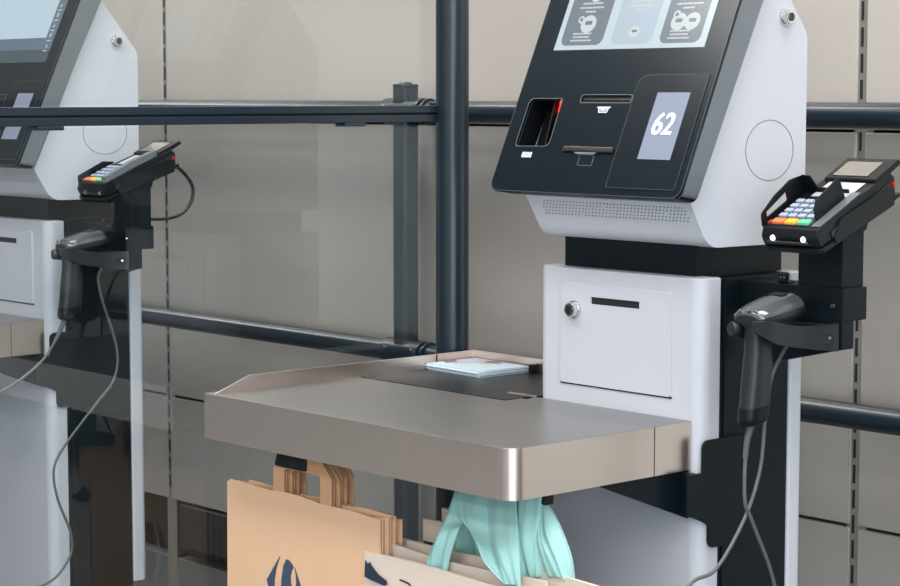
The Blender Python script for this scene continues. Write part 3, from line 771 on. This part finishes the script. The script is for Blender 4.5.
# ------------------------------------------------------------------ teal cloth bags draped from a hook under the tray
tag(MB().box(-2.30, -2.10, 2.066, 2.084, .853, .8805, .003).build('hook_bar', RUBBER), 'dark hook bar under the tray corner that carries the teal bags', 'hook')
def cloth(name, lab, left, right, fold, seed, mt_=TEAL):
    """left/right: lists of (x,y,z) down both edges; the sheet is filled between with soft vertical folds"""
    L = catmull(left, 6); R_ = catmull(right, 6); n = min(len(L), len(R_)); nx = 26
    front, back = [], []
    r = random.Random(seed); ph = [r.uniform(0, 6.28) for _ in range(3)]
    for i in range(n):
        v = i/(n-1); a, b = L[i], R_[i]; rf, rb = [], []
        for j in range(nx+1):
            u = j/nx; p = a.lerp(b, u)
            d = fold*(math.sin(u*9+ph[0]+v*1.5)*.6+math.sin(u*17+ph[1]-v*2)*.35+.9*math.sin(u*4+ph[2]+v))*min(1, .25+v)*math.sin(PI*min(1,max(0,u)))**.4
            d *= 1.4; d += -.012*math.sin(PI*v)*math.sin(PI*u)
            p = p+Vector((0,d,0))
            rf.append(tuple(p)); rb.append(tuple(p+Vector((0,.0022,0))))
        front.append(rf); back.append(rb)
    m = MB(); m.loft([a+b[::-1] for a, b in zip(front, back)])
    o = m.build(name, mt_, ang=80)
    return tag(o, lab, 'cloth bag', 'teal cloth bags under the tray')
CL = [('cloth_bag', 'teal cloth bag strap falling leftmost, spread over the pale bags', [(-2.2998, 2.068, 0.8476), (-2.2939, 2.0442, 0.8114), (-2.2877, 2.0204, 0.7848), (-2.3011, 2.012, 0.7468), (-2.3044, 2.012, 0.7292)], [(-2.2816, 2.068, 0.8487), (-2.2584, 2.0442, 0.8107), (-2.241, 2.0204, 0.8015), (-2.2487, 2.012, 0.765), (-2.2586, 2.012, 0.7296)], 0.004, 1),
 ('cloth_bag', 'teal cloth bag strand narrowing to a point left of centre', [(-2.2872, 2.062, 0.8502), (-2.2541, 2.0391, 0.8152), (-2.1978, 2.0161, 0.797), (-2.1693, 2.008, 0.77), (-2.1243, 2.008, 0.7422)], [(-2.2235, 2.062, 0.8564), (-2.1934, 2.0391, 0.8065), (-2.1587, 2.0161, 0.7855), (-2.1371, 2.008, 0.7666), (-2.115, 2.008, 0.7439)], 0.003, 2),
 ('cloth_bag', 'teal cloth bag in the middle, broad panel with a vertical seam', [(-2.2235, 2.06, 0.8566), (-2.1917, 2.0387, 0.8008), (-2.1559, 2.0175, 0.7828), (-2.1329, 2.01, 0.7611), (-2.1264, 2.01, 0.7415)], [(-2.1583, 2.06, 0.8662), (-2.1338, 2.0396, 0.8308), (-2.109, 2.0192, 0.8023), (-2.0996, 2.012, 0.7755), (-2.097, 2.012, 0.7421)], 0.003, 3),
 ('cloth_bag', 'teal cloth bag right of the seam, tucked behind a pale bag', [(-2.1647, 2.064, 0.8647), (-2.1557, 2.0581, 0.8248), (-2.145, 2.0521, 0.7914), (-2.141, 2.05, 0.7624), (-2.1387, 2.05, 0.7388)], [(-2.1076, 2.064, 0.8701), (-2.1066, 2.0581, 0.8236), (-2.1062, 2.0521, 0.8008), (-2.1031, 2.05, 0.7749), (-2.1038, 2.05, 0.7481)], 0.004, 4),
 ('cloth_bag', 'teal cloth bag strand between middle panel and outer right strap', [(-2.121, 2.069, 0.8675), (-2.1121, 2.0626, 0.8221), (-2.1118, 2.0562, 0.8023), (-2.1101, 2.054, 0.7731), (-2.1112, 2.054, 0.7461)], [(-2.1097, 2.069, 0.8661), (-2.0954, 2.0626, 0.8188), (-2.0764, 2.0562, 0.7992), (-2.0617, 2.054, 0.7785), (-2.0525, 2.054, 0.7566)], 0.004, 5),
 ('cloth_bag', 'teal cloth bag strap falling rightmost, against the white panel', [(-2.1198, 2.074, 0.864), (-2.1052, 2.0689, 0.8282), (-2.0924, 2.0638, 0.8073), (-2.0738, 2.062, 0.7781), (-2.0634, 2.062, 0.7504)], [(-2.1148, 2.074, 0.8618), (-2.0874, 2.0689, 0.8443), (-2.0616, 2.0638, 0.8182), (-2.0433, 2.062, 0.7863), (-2.0377, 2.062, 0.7521)], 0.003, 6),
 ('cloth_bag', 'teal cloth bag in the gap behind the left straps, shaded folds', [(-2.3176, 2.084, 0.8398), (-2.3139, 2.0848, 0.812), (-2.3149, 2.0857, 0.7835), (-2.3175, 2.086, 0.7547), (-2.3221, 2.086, 0.7224)], [(-2.2472, 2.084, 0.847), (-2.2481, 2.0848, 0.8221), (-2.2534, 2.0857, 0.7933), (-2.2537, 2.086, 0.7653), (-2.2491, 2.086, 0.7351)], 0.007, 7)]
for nm, lab, l_, r_, fo, sd in CL: cloth(nm, lab, l_, r_, fo, sd)

# ------------------------------------------------------------------ posts, rails, glass
def post_round():
    k = thing('screen_post', 'dark slate round post holding the glass screen, between the two kiosks', 'post', (-2.811,2.5207,0))
    MB().cyl((-2.811,2.5207,.012),(-2.811,2.5207,2.4),.0306,.0306,44,.002).build('tube', POST, k)
    MB().cyl((-2.811,2.5207,0),(-2.811,2.5207,.012),.06,.06,32,.003).build('base_flange', POST, k)
post_round()
k = thing('rail_post', 'dark slate capped post at the wall carrying both guard rails', 'post', (-3.432,2.94,0))
m = MB(); m.xy(rpoly([(-3.4565,2.917),(-3.4085,2.917),(-3.4085,2.963),(-3.4565,2.963)], .013, 6), .01, 1.466); m.build('tube', POST, k)
m = MB(); m.xy(rpoly([(-3.457,2.9165),(-3.408,2.9165),(-3.408,2.9635),(-3.457,2.9635)], .013, 6), 1.466, 1.474, .002); m.cyl((-3.432,2.94,1.474),(-3.432,2.94,1.478),.016,.012,20); m.build('cap', POST, k)
for z in (1.414, .881):
    m = MB(); m.cyl((-3.495,2.94,z),(-3.369,2.94,z),.0295,.0295,28,.004); m.cyl((-3.357,2.94,z),(-3.350,2.94,z),.029,.029,28,.001)
    m.mi = 1; m.cyl((-3.475,2.912,z+.010),(-3.475,2.907,z+.011),.0045,.004,12); m.cyl((-3.385,2.912,z+.010),(-3.385,2.907,z+.011),.0045,.004,12)
    m.build('collar', [POST, CHROME], k)
for z, w_ in ((1.414, 'upper'), (.881, 'lower')):
    m = MB(); m.cyl((-8.,2.94,z),(-3.495,2.94,z),.0232,.0232,32); m.cyl((-3.369,2.94,z),(2.,2.94,z),.0232,.0232,32)
    for x in (-5.6, -1.3, .9): m.cyl((x,2.94,z),(x,3.0,z),.012,.012,16)
    tag(m.build('guard_rail', POST), '%s dark slate guard rail running along the metal wall panels' % w_, 'rail', 'wall guard rails')
GX = -2.833
k = thing('clamp_rail', 'flat dark double rail clamping the glass panes, joined to the round post', 'rail', (GX,2.0,1.40))
MB().box(GX-.014, GX+.014, 0.7, 2.497, 1.4175, 1.431, .0015).build('upper_bar', POST, k)
MB().box(GX-.014, GX+.014, 0.7, 2.497, 1.401, 1.4145, .0015).build('lower_bar', POST, k)
MB().box(GX-.006, GX+.006, 0.7, 2.497, 1.4145, 1.4175).build('groove', SEAM, k)
MB().box(GX-.017, GX+.017, 2.497, 2.507, 1.396, 1.436, .002).build('end_plate', POST, k)
for y in (1.68, 2.295): MB().box(GX-.010, GX+.018, y-.024, y+.024, 1.3945, 1.4012, .0015).build('clip', POST, k)
for nm, z0, z1, lab in (('glass_pane', .16, 1.398, 'clear glass pane below the flat dark clamp rail'), ('glass_pane', 1.434, 2.3, 'clear glass pane above the flat dark clamp rail')):
    tag(MB().box(GX-.0004, GX+.0004, .7, 2.497, z0, z1).build(nm, GLASS, smooth=False), lab, 'glass pane', 'glass screen panes')

# ------------------------------------------------------------------ light: ceiling panels of the shop
def area(name, loc, size, size_y, power, col=(.97,.985,1), rot=(0,0,0)):
    l = bpy.data.lights.new(name, 'AREA'); l.shape = 'RECTANGLE'; l.size = size; l.size_y = size_y; l.energy = power; l.color = col
    o = bpy.data.objects.new(name, l); COL.objects.link(o); o.location = loc; o.rotation_euler = rot; return o
for x, y, e in ((-1.6,-3.6,46),(.9,-3.6,46),(-.8,-1.4,50),(1.1,-1.4,50),(-3.0,1.0,38),(-.9,1.0,36),(1.1,1.0,46),(-4.6,-4.0,46),(-4.4,2.3,42),(-7.2,2.3,42),(-1.6,2.3,36)):
    area('ceiling_light', (x, y, RH-.03), 1.9, .5, e, (1,.975,.95))
area('window_daylight', (RX1-.02, -1.3, 1.27), 2.46, 4.2, 125, (.72,.88,1), (0, PI/2, 0))
w = bpy.data.worlds.new('world'); sc.world = w; w.use_nodes = True
bg = w.node_tree.nodes['Background']; bg.inputs[0].default_value = (.75,.82,.9,1); bg.inputs[1].default_value = .3

for o in bpy.data.objects:
    if '_b' in o: del o['_b']
sc.view_settings.view_transform = 'Standard'; sc.view_settings.look = 'None'; sc.view_settings.gamma = 1; sc.view_settings.use_curve_mapping = False
sc.view_settings.exposure = .12
